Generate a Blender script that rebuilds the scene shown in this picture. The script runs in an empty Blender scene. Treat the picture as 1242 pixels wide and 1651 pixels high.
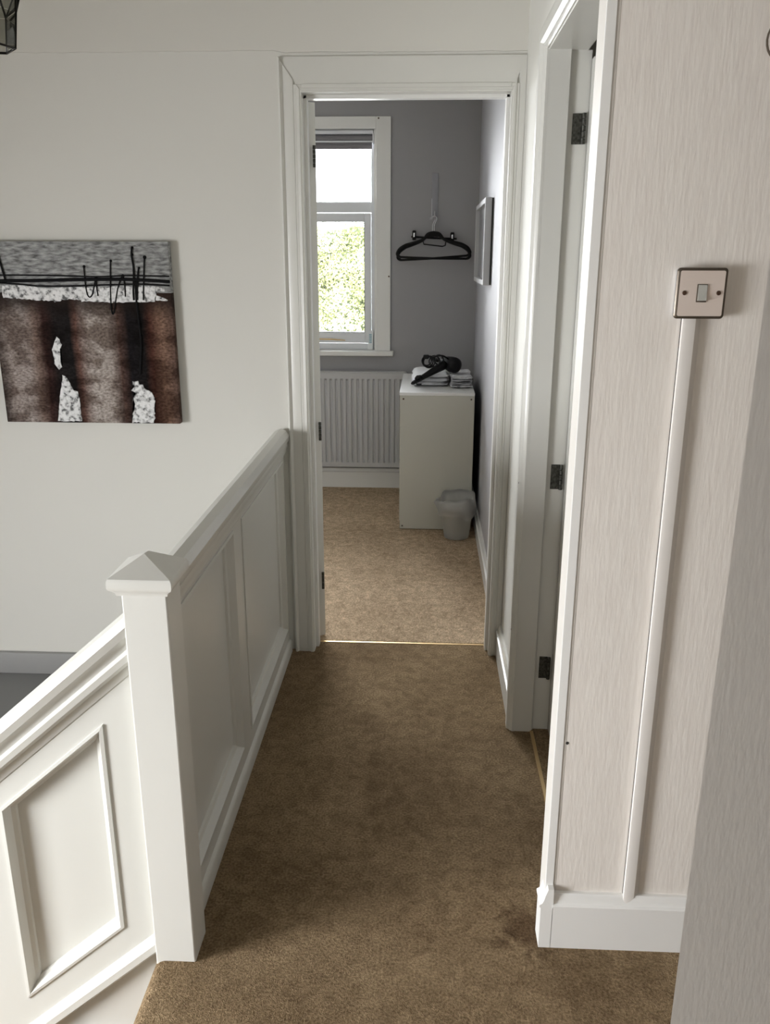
import bpy, bmesh, math, random
from mathutils import Vector, Matrix
from math import sin, cos, pi, radians
R = random.Random(7)
S = bpy.context.scene
C = S.collection

# ------------------------------------------------------------------ camera
cam_d = bpy.data.cameras.new('camera')
cam = bpy.data.objects.new('camera', cam_d); C.objects.link(cam)
pitch, yaw, roll = radians(17.0), radians(2.72), radians(0.12)
fw = Vector((-sin(yaw)*cos(pitch), cos(yaw)*cos(pitch), -sin(pitch)))
rt = Vector((cos(yaw), sin(yaw), 0)); up = rt.cross(fw)
rt2 = rt*cos(roll)+up*sin(roll); up2 = -rt*sin(roll)+up*cos(roll)
M = Matrix((rt2, up2, -fw)).transposed().to_4x4(); M.translation = Vector((0, 0, 1.5))
cam.matrix_world = M
cam_d.sensor_fit = 'VERTICAL'; cam_d.sensor_height = 36.0; cam_d.lens = 36.0*1355/1651
cam_d.clip_start = 0.02; cam_d.clip_end = 200
S.camera = cam

# ------------------------------------------------------------------ sky, sun, exposure
SKY, SUN, HALL_WINDOW, BEDROOM_WINDOW, EXPOSURE = 7.0, 12.0, 105.0, 80.0, 0.0
w = bpy.data.worlds.new('sky'); S.world = w; w.use_nodes = True
bg = w.node_tree.nodes['Background']; bg.inputs[0].default_value = (0.93, 0.97, 1.0, 1); bg.inputs[1].default_value = SKY
S.view_settings.view_transform = 'Standard'; S.view_settings.look = 'None'
S.view_settings.exposure = EXPOSURE; S.view_settings.gamma = 1.0; S.view_settings.use_curve_mapping = False
def light(name, kind, loc, direction, energy, color=(1, 1, 1), size=None):
    l = bpy.data.lights.new(name, kind); o = bpy.data.objects.new(name, l); C.objects.link(o)
    o.location = loc; o.rotation_euler = Vector(direction).to_track_quat('-Z', 'Y').to_euler()
    l.energy = energy; l.color = color
    if size: l.shape = 'RECTANGLE'; l.size, l.size_y = size
    return o
sun = light('sun', 'SUN', (0, -4, 8), (-0.25, 1, -0.9), SUN, (1, 0.95, 0.86)); sun.data.angle = radians(1.5)
hw = light('hall_window_daylight', 'AREA', (-3.20, 0.25, 0.75), (1, 0.20, -0.38), HALL_WINDOW, (0.97, 0.98, 1.0), (1.0, 1.35)); hw.data.spread = radians(140)
light('bedroom_window_daylight', 'AREA', (-0.98, 5.62, 1.57), (0, -1, 0), BEDROOM_WINDOW, (0.95, 0.97, 1.0), (1.25, 1.24))
light('overhead_daylight', 'AREA', (-1.3, 6.35, 2.50), (0.30, -1, -1.10), BEDROOM_WINDOW*2.2, (0.95, 0.97, 1.0), (1.4, 1.1))

# ------------------------------------------------------------------ materials
def mat(name, col, rough=0.6, metal=0.0, bump=None, noise=None, spec=0.5, coat=0.0):
    """bump=(scale,(sx,sy,sz),strength,detail)  noise=(scale,(sx,sy,sz),colour2)"""
    m = bpy.data.materials.new(name); m.use_nodes = True
    nt = m.node_tree; N = nt.nodes; L = nt.links; b = N['Principled BSDF']
    b.inputs['Base Color'].default_value = (*col, 1); b.inputs['Roughness'].default_value = rough
    b.inputs['Metallic'].default_value = metal; b.inputs['Specular IOR Level'].default_value = spec
    b.inputs['Coat Weight'].default_value = coat
    tc = N.new('ShaderNodeNewGeometry')
    def nz(scale, st, detail=4):
        mp = N.new('ShaderNodeMapping'); mp.inputs['Scale'].default_value = st
        n = N.new('ShaderNodeTexNoise'); n.inputs['Scale'].default_value = scale; n.inputs['Detail'].default_value = detail
        L.new(tc.outputs['Position'], mp.inputs[0]); L.new(mp.outputs[0], n.inputs[0]); return n
    if noise:
        n = nz(noise[0], noise[1]); r = N.new('ShaderNodeValToRGB')
        r.color_ramp.elements[0].position = 0.38; r.color_ramp.elements[1].position = 0.62
        r.color_ramp.elements[0].color = (*col, 1); r.color_ramp.elements[1].color = (*noise[2], 1)
        L.new(n.outputs['Fac'], r.inputs[0]); L.new(r.outputs[0], b.inputs['Base Color'])
    if bump:
        n = nz(bump[0], bump[1], bump[3]); bp = N.new('ShaderNodeBump')
        bp.inputs['Strength'].default_value = bump[2]; bp.inputs['Distance'].default_value = 0.004
        L.new(n.outputs['Fac'], bp.inputs['Height']); L.new(bp.outputs[0], b.inputs['Normal'])
    return m

M_paint = mat('white_emulsion', (0.76, 0.75, 0.70), 0.75, bump=(9, (1, 1, 1), 0.25, 5))
M_upper = mat('upper_wall_emulsion', (0.75, 0.735, 0.68), 0.75, bump=(9, (1, 1, 1), 0.25, 5))
M_paper = mat('textured_wallpaper', (0.835, 0.79, 0.735), 0.7, bump=(150, (1, 1, 0.14), 0.15, 3), noise=(95, (1, 1, 0.12), (0.80, 0.75, 0.695)))
M_paper2 = mat('fine_textured_wallpaper', (0.83, 0.785, 0.73), 0.75, bump=(190, (1, 1, 0.22), 0.07, 2))
M_trunk = mat('trunking_paint', (0.79, 0.755, 0.715), 0.6)
M_reveal = mat('cream_eggshell', (0.72, 0.69, 0.64), 0.55, bump=(30, (1, 1, 0.3), 0.15, 3))
M_gloss = mat('white_gloss_paint', (0.74, 0.735, 0.69), 0.28, bump=(14, (1, 1, 0.35), 0.18, 3), noise=(3, (1, 1, 0.6), (0.72, 0.715, 0.67)))
M_balus = mat('balustrade_gloss', (0.66, 0.655, 0.61), 0.3, bump=(14, (1, 1, 0.35), 0.12, 3))
M_gloss2 = mat('white_satin_paint', (0.85, 0.845, 0.82), 0.38, bump=(20, (1, 1, 1), 0.1, 3))
M_taupe = mat('low_bounce_wall_taupe', (0.30, 0.27, 0.235), 0.8)  # dark tone put on unseen walls to cut bounced light
M_ceil = mat('ceiling_white', (0.60, 0.585, 0.54), 0.8)
M_grey = mat('grey_bedroom_paint', (0.37, 0.365, 0.375), 0.6, bump=(30, (1, 1, 1), 0.2, 4))
M_grey_lit = mat('window_lit_bedroom_grey', (0.52, 0.52, 0.55), 0.6, bump=(60, (1, 1, 0.3), 0.35, 4))  # paler copy of the bedroom grey, window light put into the colour
M_ledge = mat('grey_ledge', (0.20, 0.20, 0.20), 0.7)  # plain dark grey for the ledge top
M_ledge2 = mat('grey_ledge_skirting', (0.34, 0.34, 0.335), 0.6)
M_upvc = mat('white_frame_plastic', (0.82, 0.84, 0.87), 0.3)
M_rad = mat('radiator_enamel', (0.55, 0.55, 0.56), 0.4)
M_chest = mat('white_chest_shaded', (0.56, 0.55, 0.485), 0.42)  # white darkened, shade on the chest sides put into the colour
M_chestback_gap = mat('hardboard_and_gap_shade', (0.03, 0.027, 0.025), 0.8)  # chest back board, reused as painted shade behind the box frame
M_black = mat('black_plastic', (0.006, 0.006, 0.007), 0.42, spec=0.25)
M_blackfl = mat('black_flock', (0.006, 0.006, 0.006), 0.9)
M_gasket = mat('dark_gasket', (0.03, 0.035, 0.04), 0.5)
M_steel = mat('brushed_steel', (0.80, 0.70, 0.635), 0.45, 0.30, bump=(60, (1, 1, 6), 0.08, 2))
M_edge = mat('dull_bronze_edge', (0.16, 0.135, 0.11), 0.35, 0.9)
M_rocker = mat('grey_rocker', (0.50, 0.50, 0.46), 0.35)
M_screw = mat('dark_screw', (0.10, 0.06, 0.04), 0.4, 0.7)
M_hinge = mat('blackened_hinge', (0.035, 0.035, 0.028), 0.45, 0.5, noise=(160, (1, 1, 1), (0.10, 0.10, 0.085)))
M_brass = mat('worn_brass', (0.70, 0.52, 0.28), 0.45, 1.0)
M_chrome = mat('chrome', (0.75, 0.75, 0.77), 0.2, 1.0)
M_towel = mat('white_towelling', (0.90, 0.90, 0.92), 0.95, bump=(260, (1, 1, 1), 0.8, 3))
M_cloth = mat('grey_white_cotton', (0.50, 0.50, 0.52), 0.9, noise=(45, (1, 1, 2.5), (0.72, 0.72, 0.74)), bump=(70, (1, 1, 1), 0.7, 3))
M_blind = mat('grey_blind_fabric', (0.24, 0.23, 0.245), 0.8)
M_came = mat('black_lantern_metal', (0.012, 0.011, 0.009), 0.45, 0.6)
M_cord = mat('black_texture_paint', (0.006, 0.006, 0.007), 0.8, spec=0.2)
M_foil = mat('silver_leaf', (0.80, 0.80, 0.80), 0.5, 0.0, bump=(120, (1, 1, 1), 0.8, 4), noise=(75, (1, 1, 1), (0.62, 0.62, 0.62)))
r_ = M_foil.node_tree.nodes['Color Ramp'].color_ramp
r_.elements[0].position = 0.34; r_.elements[1].position = 0.56
r_.elements[0].color = (0.10, 0.10, 0.10, 1); r_.elements[1].color = (0.85, 0.85, 0.85, 1)
e_ = r_.elements.new(0.43); e_.color = (0.55, 0.55, 0.55, 1)
M_darkgap = mat('dark_rebate', (0.05, 0.045, 0.04), 0.9)
M_print = mat('pale_blue_print', (0.22, 0.42, 0.50), 0.6)
M_card = mat('white_card', (0.85, 0.87, 0.88), 0.6)
M_soil = mat('lawn', (0.08, 0.14, 0.03), 0.9)
M_brick = mat('house_render', (0.55, 0.52, 0.47), 0.9)

def carpet(name, c1, c2, c3):
    m = bpy.data.materials.new(name); m.use_nodes = True
    nt = m.node_tree; N = nt.nodes; L = nt.links; b = N['Principled BSDF']
    b.inputs['Roughness'].default_value = 1.0; b.inputs['Specular IOR Level'].default_value = 0.05
    g = N.new('ShaderNodeNewGeometry')
    def nz(s, d, dist=0.0):
        n = N.new('ShaderNodeTexNoise'); n.inputs['Scale'].default_value = s; n.inputs['Detail'].default_value = d
        n.inputs['Distortion'].default_value = dist; L.new(g.outputs['Position'], n.inputs[0]); return n
    big, mid, fine, fib = nz(2.6, 5, 0.4), nz(26, 5, 0.8), nz(170, 3), nz(380, 2)
    def ramp(n, p0, p1, a, bb):
        r = N.new('ShaderNodeValToRGB'); r.color_ramp.elements[0].position = p0; r.color_ramp.elements[1].position = p1
        r.color_ramp.elements[0].color = (*a, 1); r.color_ramp.elements[1].color = (*bb, 1); L.new(n.outputs['Fac'], r.inputs[0]); return r
    ra = ramp(big, 0.36, 0.66, c1, c2)
    rb = ramp(mid, 0.35, 0.65, (0.80, 0.78, 0.76), (1.12, 1.12, 1.12))
    rc = ramp(fine, 0.33, 0.67, (0.66, 0.63, 0.60), (1.30, 1.30, 1.32))
    def mul(x, y):
        k = N.new('ShaderNodeMix'); k.data_type = 'RGBA'; k.blend_type = 'MULTIPLY'; k.inputs[0].default_value = 1
        L.new(x, k.inputs[6]); L.new(y, k.inputs[7]); return k.outputs[2]
    col = mul(mul(ra.outputs[0], rb.outputs[0]), rc.outputs[0])
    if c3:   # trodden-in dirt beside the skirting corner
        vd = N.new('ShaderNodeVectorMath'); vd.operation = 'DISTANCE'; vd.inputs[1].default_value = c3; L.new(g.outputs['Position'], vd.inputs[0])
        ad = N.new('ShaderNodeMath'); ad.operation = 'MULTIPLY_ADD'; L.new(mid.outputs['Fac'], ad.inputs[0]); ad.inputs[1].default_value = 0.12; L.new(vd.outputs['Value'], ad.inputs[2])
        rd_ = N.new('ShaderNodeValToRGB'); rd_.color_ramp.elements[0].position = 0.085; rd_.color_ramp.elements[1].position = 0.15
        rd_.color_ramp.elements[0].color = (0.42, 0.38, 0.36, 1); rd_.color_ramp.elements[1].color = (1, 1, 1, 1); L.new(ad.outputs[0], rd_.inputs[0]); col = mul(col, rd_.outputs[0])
    L.new(col, b.inputs['Base Color'])
    add = N.new('ShaderNodeMath'); add.operation = 'ADD'; L.new(fine.outputs['Fac'], add.inputs[0]); L.new(fib.outputs['Fac'], add.inputs[1])
    bp = N.new('ShaderNodeBump'); bp.inputs['Strength'].default_value = 0.9; bp.inputs['Distance'].default_value = 0.006
    L.new(add.outputs[0], bp.inputs['Height']); L.new(bp.outputs[0], b.inputs['Normal'])
    return m
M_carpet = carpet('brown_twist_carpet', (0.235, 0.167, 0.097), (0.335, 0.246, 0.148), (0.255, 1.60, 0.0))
M_carpet_lit = carpet('window_lit_bedroom_carpet', (0.54, 0.415, 0.28), (0.64, 0.50, 0.345), None)  # paler copy of the landing carpet with window light in its colour

def glass(name, tint=(1, 1, 1), refl=0.08, rough=0.0, haze=None):
    m = bpy.data.materials.new(name); m.use_nodes = True
    nt = m.node_tree; N = nt.nodes; L = nt.links
    for n in list(N): N.remove(n)
    o = N.new('ShaderNodeOutputMaterial'); t = N.new('ShaderNodeBsdfTransparent'); t.inputs[0].default_value = (*tint, 1)
    g = N.new('ShaderNodeBsdfGlossy'); g.inputs['Roughness'].default_value = rough
    f = N.new('ShaderNodeFresnel'); f.inputs[0].default_value = 1.45
    mx = N.new('ShaderNodeMixShader'); L.new(f.outputs[0], mx.inputs[0]); L.new(t.outputs[0], mx.inputs[1]); L.new(g.outputs[0], mx.inputs[2])
    out = mx
    if haze:
        d = N.new('ShaderNodeBsdfDiffuse'); d.inputs[0].default_value = (*haze[0], 1)
        tr = N.new('ShaderNodeBsdfTranslucent'); tr.inputs[0].default_value = (*haze[0], 1); m3 = N.new('ShaderNodeMixShader'); m3.inputs[0].default_value = 0.4
        L.new(d.outputs[0], m3.inputs[1]); L.new(tr.outputs[0], m3.inputs[2])
        m2 = N.new('ShaderNodeMixShader'); m2.inputs[0].default_value = haze[1]
        L.new(mx.outputs[0], m2.inputs[1]); L.new(m3.outputs[0], m2.inputs[2]); out = m2
    L.new(out.outputs[0], o.inputs[0]); return m
M_glass = glass('window_glass')
M_lglass = glass('smoky_lantern_glass', (0.62, 0.62, 0.58), haze=((0.12, 0.12, 0.10), 0.12))
M_bin = glass('translucent_white_plastic', (0.95, 0.95, 0.93), rough=0.3, haze=((0.85, 0.85, 0.82), 0.40))
M_bag = glass('thin_bin_liner', (1, 1, 1), rough=0.3, haze=((0.92, 0.92, 0.90), 0.34))
M_strap = glass('clear_hanging_strip', (0.95, 0.95, 0.96), rough=0.2, haze=((0.62, 0.62, 0.66), 0.75))

def leafmat():
    m = mat('hedge_leaf', (0.36, 0.40, 0.17), 0.7, noise=(2.6, (1, 1, 1.6), (0.62, 0.64, 0.36)))
    return m
M_leaf = leafmat()
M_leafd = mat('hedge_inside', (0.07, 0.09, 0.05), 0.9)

def painting_mat():
    m = bpy.data.materials.new('textured_wall_art_paint'); m.use_nodes = True
    nt = m.node_tree; N = nt.nodes; L = nt.links; b = N['Principled BSDF']; b.inputs['Roughness'].default_value = 0.9; b.inputs['Specular IOR Level'].default_value = 0.15
    tc = N.new('ShaderNodeTexCoord'); sp = N.new('ShaderNodeSeparateXYZ'); L.new(tc.outputs['Object'], sp.inputs[0])
    def nz(scale, st, det=5, src='Object'):
        mp = N.new('ShaderNodeMapping'); mp.inputs['Scale'].default_value = st
        n = N.new('ShaderNodeTexNoise'); n.inputs['Scale'].default_value = scale; n.inputs['Detail'].default_value = det
        L.new(tc.outputs[src], mp.inputs[0]); L.new(mp.outputs[0], n.inputs[0]); return n
    def math_(op, a, c):
        k = N.new('ShaderNodeMath'); k.operation = op
        for i, v in enumerate((a, c)):
            if isinstance(v, (int, float)): k.inputs[i].default_value = v
            else: L.new(v, k.inputs[i])
        return k.outputs[0]
    warp = nz(9, (1, 1, 1))
    u = math_('ADD', math_('DIVIDE', sp.outputs[0], 0.644), math_('MULTIPLY', math_('SUBTRACT', warp.outputs['Fac'], 0.5), 0.035))
    r = N.new('ShaderNodeValToRGB'); cr = r.color_ramp
    # columns read across the canvas: tree-trunk like light and dark upright bands
    st = [(0.0, (0.045, 0.035, 0.03)), (0.07, (0.20, 0.17, 0.155)), (0.16, (0.22, 0.19, 0.175)), (0.22, (0.12, 0.085, 0.07)), (0.27, (0.03, 0.014, 0.012)), (0.33, (0.010, 0.008, 0.008)),
          (0.42, (0.008, 0.007, 0.007)), (0.455, (0.085, 0.045, 0.035)), (0.53, (0.27, 0.24, 0.22)), (0.63, (0.24, 0.21, 0.19)), (0.69, (0.06, 0.035, 0.028)), (0.745, (0.007, 0.006, 0.007)),
          (0.83, (0.007, 0.006, 0.006)), (0.87, (0.05, 0.02, 0.014)), (0.93, (0.14, 0.085, 0.06)), (1.0, (0.08, 0.05, 0.04))]
    cr.elements[0].position = 0; cr.elements[0].color = (*st[0][1], 1); cr.elements[1].position = 1; cr.elements[1].color = (*st[-1][1], 1)
    for p, c in st[1:-1]:
        e = cr.elements.new(p); e.color = (*c, 1)
    L.new(u, r.inputs[0])
    # scratchy brush texture
    sc = nz(110, (0.8, 1, 1.3), 7); rr = N.new('ShaderNodeValToRGB'); rr.color_ramp.elements[0].position = 0.3; rr.color_ramp.elements[1].position = 0.72
    rr.color_ramp.elements[0].color = (0.55, 0.5, 0.48, 1); rr.color_ramp.elements[1].color = (1.9, 1.9, 1.9, 1); L.new(sc.outputs['Fac'], rr.inputs[0])
    k = N.new('ShaderNodeMix'); k.data_type = 'RGBA'; k.blend_type = 'MULTIPLY'; k.inputs[0].default_value = 1
    L.new(r.outputs[0], k.inputs[6]); L.new(rr.outputs[0], k.inputs[7])
    pt = nz(13, (0.7, 1, 1.1), 4); pr = N.new('ShaderNodeValToRGB'); pr.color_ramp.elements[0].position = 0.44; pr.color_ramp.elements[1].position = 0.56
    pr.color_ramp.elements[0].color = (0.6, 0.55, 0.52, 1); pr.color_ramp.elements[1].color = (1.35, 1.37, 1.38, 1); L.new(pt.outputs['Fac'], pr.inputs[0])
    kp = N.new('ShaderNodeMix'); kp.data_type = 'RGBA'; kp.blend_type = 'MULTIPLY'; kp.inputs[0].default_value = 1
    L.new(k.outputs[2], kp.inputs[6]); L.new(pr.outputs[0], kp.inputs[7]); k = kp
    # darker towards the strip at z .43
    dk = N.new('ShaderNodeMapRange'); dk.inputs['From Min'].default_value = 0.37; dk.inputs['From Max'].default_value = 0.43
    dk.inputs['To Min'].default_value = 0; dk.inputs['To Max'].default_value = 0.8; L.new(sp.outputs[2], dk.inputs[0])
    k2 = N.new('ShaderNodeMix'); k2.data_type = 'RGBA'; L.new(dk.outputs[0], k2.inputs[0]); L.new(k.outputs[2], k2.inputs[6]); k2.inputs[7].default_value = (0.02, 0.014, 0.012, 1)
    # grey upper band
    g1 = nz(70, (0.45, 1, 1.6), 8); gr = N.new('ShaderNodeValToRGB'); gr.color_ramp.elements[0].position = 0.32; gr.color_ramp.elements[1].position = 0.68
    gr.color_ramp.elements[0].color = (0.13, 0.13, 0.13, 1); gr.color_ramp.elements[1].color = (0.50, 0.51, 0.505, 1); L.new(g1.outputs['Fac'], gr.inputs[0])
    gt = math_('GREATER_THAN', sp.outputs[2], 0.462)
    k3 = N.new('ShaderNodeMix'); k3.data_type = 'RGBA'; L.new(gt, k3.inputs[0]); L.new(k2.outputs[2], k3.inputs[6]); L.new(gr.outputs[0], k3.inputs[7])
    L.new(k3.outputs[2], b.inputs['Base Color'])
    bp = N.new('ShaderNodeBump'); bp.inputs['Strength'].default_value = 0.8; bp.inputs['Distance'].default_value = 0.004
    
    L.new(sc.outputs['Fac'], bp.inputs['Height']); L.new(bp.outputs[0], b.inputs['Normal'])
    return m
M_art = painting_mat()

# ------------------------------------------------------------------ mesh helpers
def finish(bm, name, m, parent=None, smooth=False):
    bmesh.ops.recalc_face_normals(bm, faces=bm.faces)
    me = bpy.data.meshes.new(name); bm.to_mesh(me); bm.free()
    for i in (m if isinstance(m, (list, tuple)) else [m]): me.materials.append(i)
    if smooth:
        for p in me.polygons: p.use_smooth = True
        if smooth != 'all': me.set_sharp_from_angle(angle=radians(35))
    o = bpy.data.objects.new(name, me); C.objects.link(o)
    if parent:
        o.parent = parent; pw = parent.matrix_world if parent.parent is None else parent.matrix_world
        o.location = -wloc(parent)
    return o
def wloc(o):
    v = Vector(o.location)
    while o.parent: o = o.parent; v += Vector(o.location)
    return v
def box(bm, a, b, bev=0.0, seg=2):
    t = bmesh.new()
    bmesh.ops.create_cube(t, size=1)
    for v in t.verts: v.co = Vector([(a[i]+b[i])/2 + v.co[i]*(b[i]-a[i]) for i in range(3)])
    if bev: bmesh.ops.bevel(t, geom=t.edges[:], offset=bev, segments=seg, profile=0.5, affect='EDGES')
    merge(bm, t)
def merge(bm, t, f=None):
    if f:
        for v in t.verts: v.co = f(v.co)
    me = bpy.data.meshes.new('tmp'); t.to_mesh(me); t.free(); bm.from_mesh(me); bpy.data.meshes.remove(me)
def prism(bm, pts, vec):
    """closed polygon pts (3-D) extruded along vec"""
    vec = Vector(vec); a = [bm.verts.new(Vector(p)) for p in pts]; b = [bm.verts.new(Vector(p)+vec) for p in pts]
    n = len(a); bm.faces.new(a); bm.faces.new(list(reversed(b)))
    for i in range(n): bm.faces.new((a[i], b[i], b[(i+1) % n], a[(i+1) % n]))
def loft(bm, rings, cap=True, close=True):
    vs = [[bm.verts.new(Vector(p)) for p in r] for r in rings]; n = len(vs[0])
    for i in range(len(vs)-1):
        for j in range(n if close else n-1):
            bm.faces.new((vs[i][j], vs[i][(j+1) % n], vs[i+1][(j+1) % n], vs[i+1][j]))
    if cap: bm.faces.new(list(reversed(vs[0]))); bm.faces.new(vs[-1])
    return vs
def tube(bm, pts, r, seg=8, closed=False):
    P = [Vector(p) for p in pts]; n = len(P); rings = []
    rr = r if isinstance(r, (list, tuple)) else [r]*n
    prev = None
    for i in range(n):
        if closed: d = (P[(i+1) % n]-P[i-1]).normalized()
        else: d = (P[min(i+1, n-1)]-P[max(i-1, 0)]).normalized()
        if prev is None:
            a = d.orthogonal().normalized()
        else:
            a = (prev - d*prev.dot(d)).normalized()
        prev = a; b = d.cross(a)
        rings.append([P[i]+(a*cos(2*pi*k/seg)+b*sin(2*pi*k/seg))*rr[i] for k in range(seg)])
    if closed: rings.append(rings[0]); loft(bm, rings, cap=False)
    else: loft(bm, rings)
def lathe(bm, prof, c, axis='Z', seg=24, cap=True):
    rings = []
    for r, h in prof:
        ring = []
        for k in range(seg):
            a = 2*pi*k/seg
            p = {'Z': (r*cos(a), r*sin(a), h), 'Y': (r*cos(a), h, r*sin(a)), 'X': (h, r*cos(a), r*sin(a))}[axis]
            ring.append(Vector(c)+Vector(p))
        rings.append(ring)
    loft(bm, rings, cap=cap)
def smooth_path(pts, k=6):
    P = [Vector(p) for p in pts]; out = []
    for i in range(len(P)-1):
        p0, p1, p2, p3 = P[max(i-1, 0)], P[i], P[i+1], P[min(i+2, len(P)-1)]
        for j in range(k):
            t = j/k
            out.append(0.5*((2*p1)+(-p0+p2)*t+(2*p0-5*p1+4*p2-p3)*t*t+(-p0+3*p1-3*p2+p3)*t**3))
    out.append(P[-1]); return out
def BM(): return bmesh.new()
def thing(name, label, cat, loc, group=None):
    o = bpy.data.objects.new(name, None); C.objects.link(o); o.location = loc; o.empty_display_size = 0.05
    o['label'] = label; o['category'] = cat
    if group: o['group'] = group
    return o
def tag(o, label, cat, group=None):
    o['label'] = label; o['category'] = cat
    if group: o['group'] = group
    return o
def struct_empty(name, loc=(0, 0, 0)):
    o = bpy.data.objects.new(name, None); C.objects.link(o); o.location = loc; o['kind'] = 'structure'; return o
def struct(name, bm, m, parent=None, smooth=False):
    o = finish(bm, name, m, parent, smooth)
    if not parent: o['kind'] = 'structure'
    return o
def bx(name, a, b, m, parent=None, bev=0.0, seg=2):
    bm = BM(); box(bm, a, b, bev, seg); return finish(bm, name, m, parent)

# ================================================================== STRUCTURE
CEIL = 2.46
# --- floors
bm = BM()
box(bm, (-0.550, -1.5, -0.06), (2.0, 3.088, 0.0))
box(bm, (-0.615, 1.56, -0.20), (-0.50, 3.02, -0.002))
# rolled carpet nosing at the head of the stairs
prof = [(-0.550, -0.06)] + [(-0.553 + 0.03*cos(a), -0.030 + 0.030*sin(a)) for a in [radians(x) for x in (270, 240, 210, 180, 160, 140, 120, 105, 90)]] + [(-0.550, 0.0)]
prism(bm, [(x, -1.5, z) for x, z in prof], (0, 1.5+1.500, 0))
struct('floor', bm, M_carpet)
bm = BM(); box(bm, (-2.4, 3.104, -0.06), (0.40, 5.60, 0.002)); struct('floor_bedroom', bm, M_carpet_lit)
bm = BM(); box(bm, (0.372, 1.60, -0.05), (2.0, 3.2, 0.004)); struct('floor_side_room', bm, M_carpet)
# --- ceiling
bm = BM(); box(bm, (-3.4, -1.7, CEIL), (2.2, 5.8, CEIL+0.12)); struct('ceiling', bm, M_ceil)
# --- far wall of the landing (door wall), with the lower stairwell part
bm = BM()
box(bm, (-3.3, 3.02, -1.8), (-0.443, 3.12, CEIL))
box(bm, (-0.443, 3.02, 2.03), (0.287, 3.12, CEIL))
box(bm, (0.287, 3.02, -0.05), (2.0, 3.12, CEIL))
wf = struct('wall_far', bm, M_paint)
# heavier lining paper above picture-rail height with its ragged lower edge
bm = BM(); n = 90; xs = [-3.2+(0.31+3.2)*i/n for i in range(n+1)]
lo = [2.128+R.uniform(-0.0016, 0.0016)+(0.004 if x < -0.50 else -0.002) for x in xs]
ring = [(x, 3.012, z) for x, z in zip(xs, lo)] + [(0.31, 3.012, CEIL), (-3.2, 3.012, CEIL)]
prism(bm, ring, (0, 0.0075, 0)); finish(bm, 'lining_paper', M_upper, wf)
# --- wall along the right of the landing with the side door opening
bm = BM()
box(bm, (0.31, 2.475, -0.05), (0.41, 3.02, CEIL))
box(bm, (0.31, 1.667, 2.03), (0.41, 2.475, CEIL))
struct('wall_right', bm, M_paint)
bm = BM(); box(bm, (0.302, 1.567, -0.05), (1.9, 1.660, CEIL)); box(bm, (0.31, 1.65, 2.03), (0.41, 1.70, CEIL))
wfc = struct('wall_facing', bm, M_paper)
bm = BM(); lathe(bm, [(0.0035, 0), (0.0035, 0.0006), (0.001, -0.0)], (0.311, 1.5663, 0.518), 'Y', 10); finish(bm, 'screw_hole', M_darkgap, wfc)
bm = BM(); prism(bm, [(0.306, 0.80, -0.05), (1.90, 0.80, -0.05), (1.90, 0.98, -0.05), (0.40, 0.98, -0.05)], (0, 0, CEIL+0.05)); struct('wall_near', bm, M_paper2)
bm = BM(); box(bm, (1.9, -1.5, -0.05), (2.0, 3.12, CEIL)); struct('wall_end', bm, M_taupe)
bm = BM(); box(bm, (-3.3, -1.6, -1.8), (2.0, -1.5, CEIL)); struct('wall_back', bm, M_taupe)
# stairwell side walls: left wall with the stair window opening, and the wall behind the flight
bm = BM()
box(bm, (-3.3, -1.5, -1.8), (-3.2, -0.30, CEIL)); box(bm, (-3.3, 0.80, -1.8), (-3.2, 3.02, CEIL))
box(bm, (-3.3, -0.30, -1.8), (-3.2, 0.80, 0.02)); box(bm, (-3.3, -0.30, 1.48), (-3.2, 0.80, CEIL))
struct('wall_left', bm, M_paint)
bm = BM(); box(bm, (-3.2, -0.48, -1.8), (-0.56, -0.38, CEIL)); struct('wall_stair', bm, M_taupe)
# --- bedroom shell
bm = BM()
F = 5.47
box(bm, (-2.4, F, -0.05), (-1.66, F+0.13, CEIL)); box(bm, (-0.31, F, -0.05), (0.41, F+0.13, CEIL))
box(bm, (-1.66, F, -0.05), (-0.31, F+0.13, 0.90)); box(bm, (-1.66, F, 2.24), (-0.31, F+0.13, CEIL))
struct('wall_bedroom_far', bm, M_grey)
bm = BM(); box(bm, (0.31, 3.12, -0.05), (0.41, F, CEIL)); struct('wall_bedroom_right', bm, M_grey_lit)
bm = BM(); box(bm, (-2.5, 3.12, -0.05), (-2.4, F+0.13, CEIL)); struct('wall_bedroom_left', bm, M_grey)
# --- stair bulkhead ledge: grey boxing beside the stairs against the picture wall
bm = BM(); box(bm, (-3.2, 1.56, -0.25), (-0.62, 3.02, -0.128)); struct('floor_stair_bulkhead', bm, M_ledge)
bm = BM(); box(bm, (-3.2, 2.998, -0.128), (-0.62, 3.02, -0.037), 0.003); struct('baseboard_bulkhead', bm, M_ledge2, smooth=True)
# --- stairs going down to the left
bm = BM()
for i in range(7):
    x1 = -0.535-0.23*i; z = -0.20*(i+1)-0.025
    box(bm, (x1-0.27, -0.38, z-0.04), (x1, 1.490, z), 0.012)
    box(bm, (x1-0.03, -0.38, z-0.02), (x1-0.0, 1.500, z+0.19))
box(bm, (-3.2, -0.38, -1.65), (-2.1, 1.56, -1.6))
struct('floor_stairs', bm, M_carpet)

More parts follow.
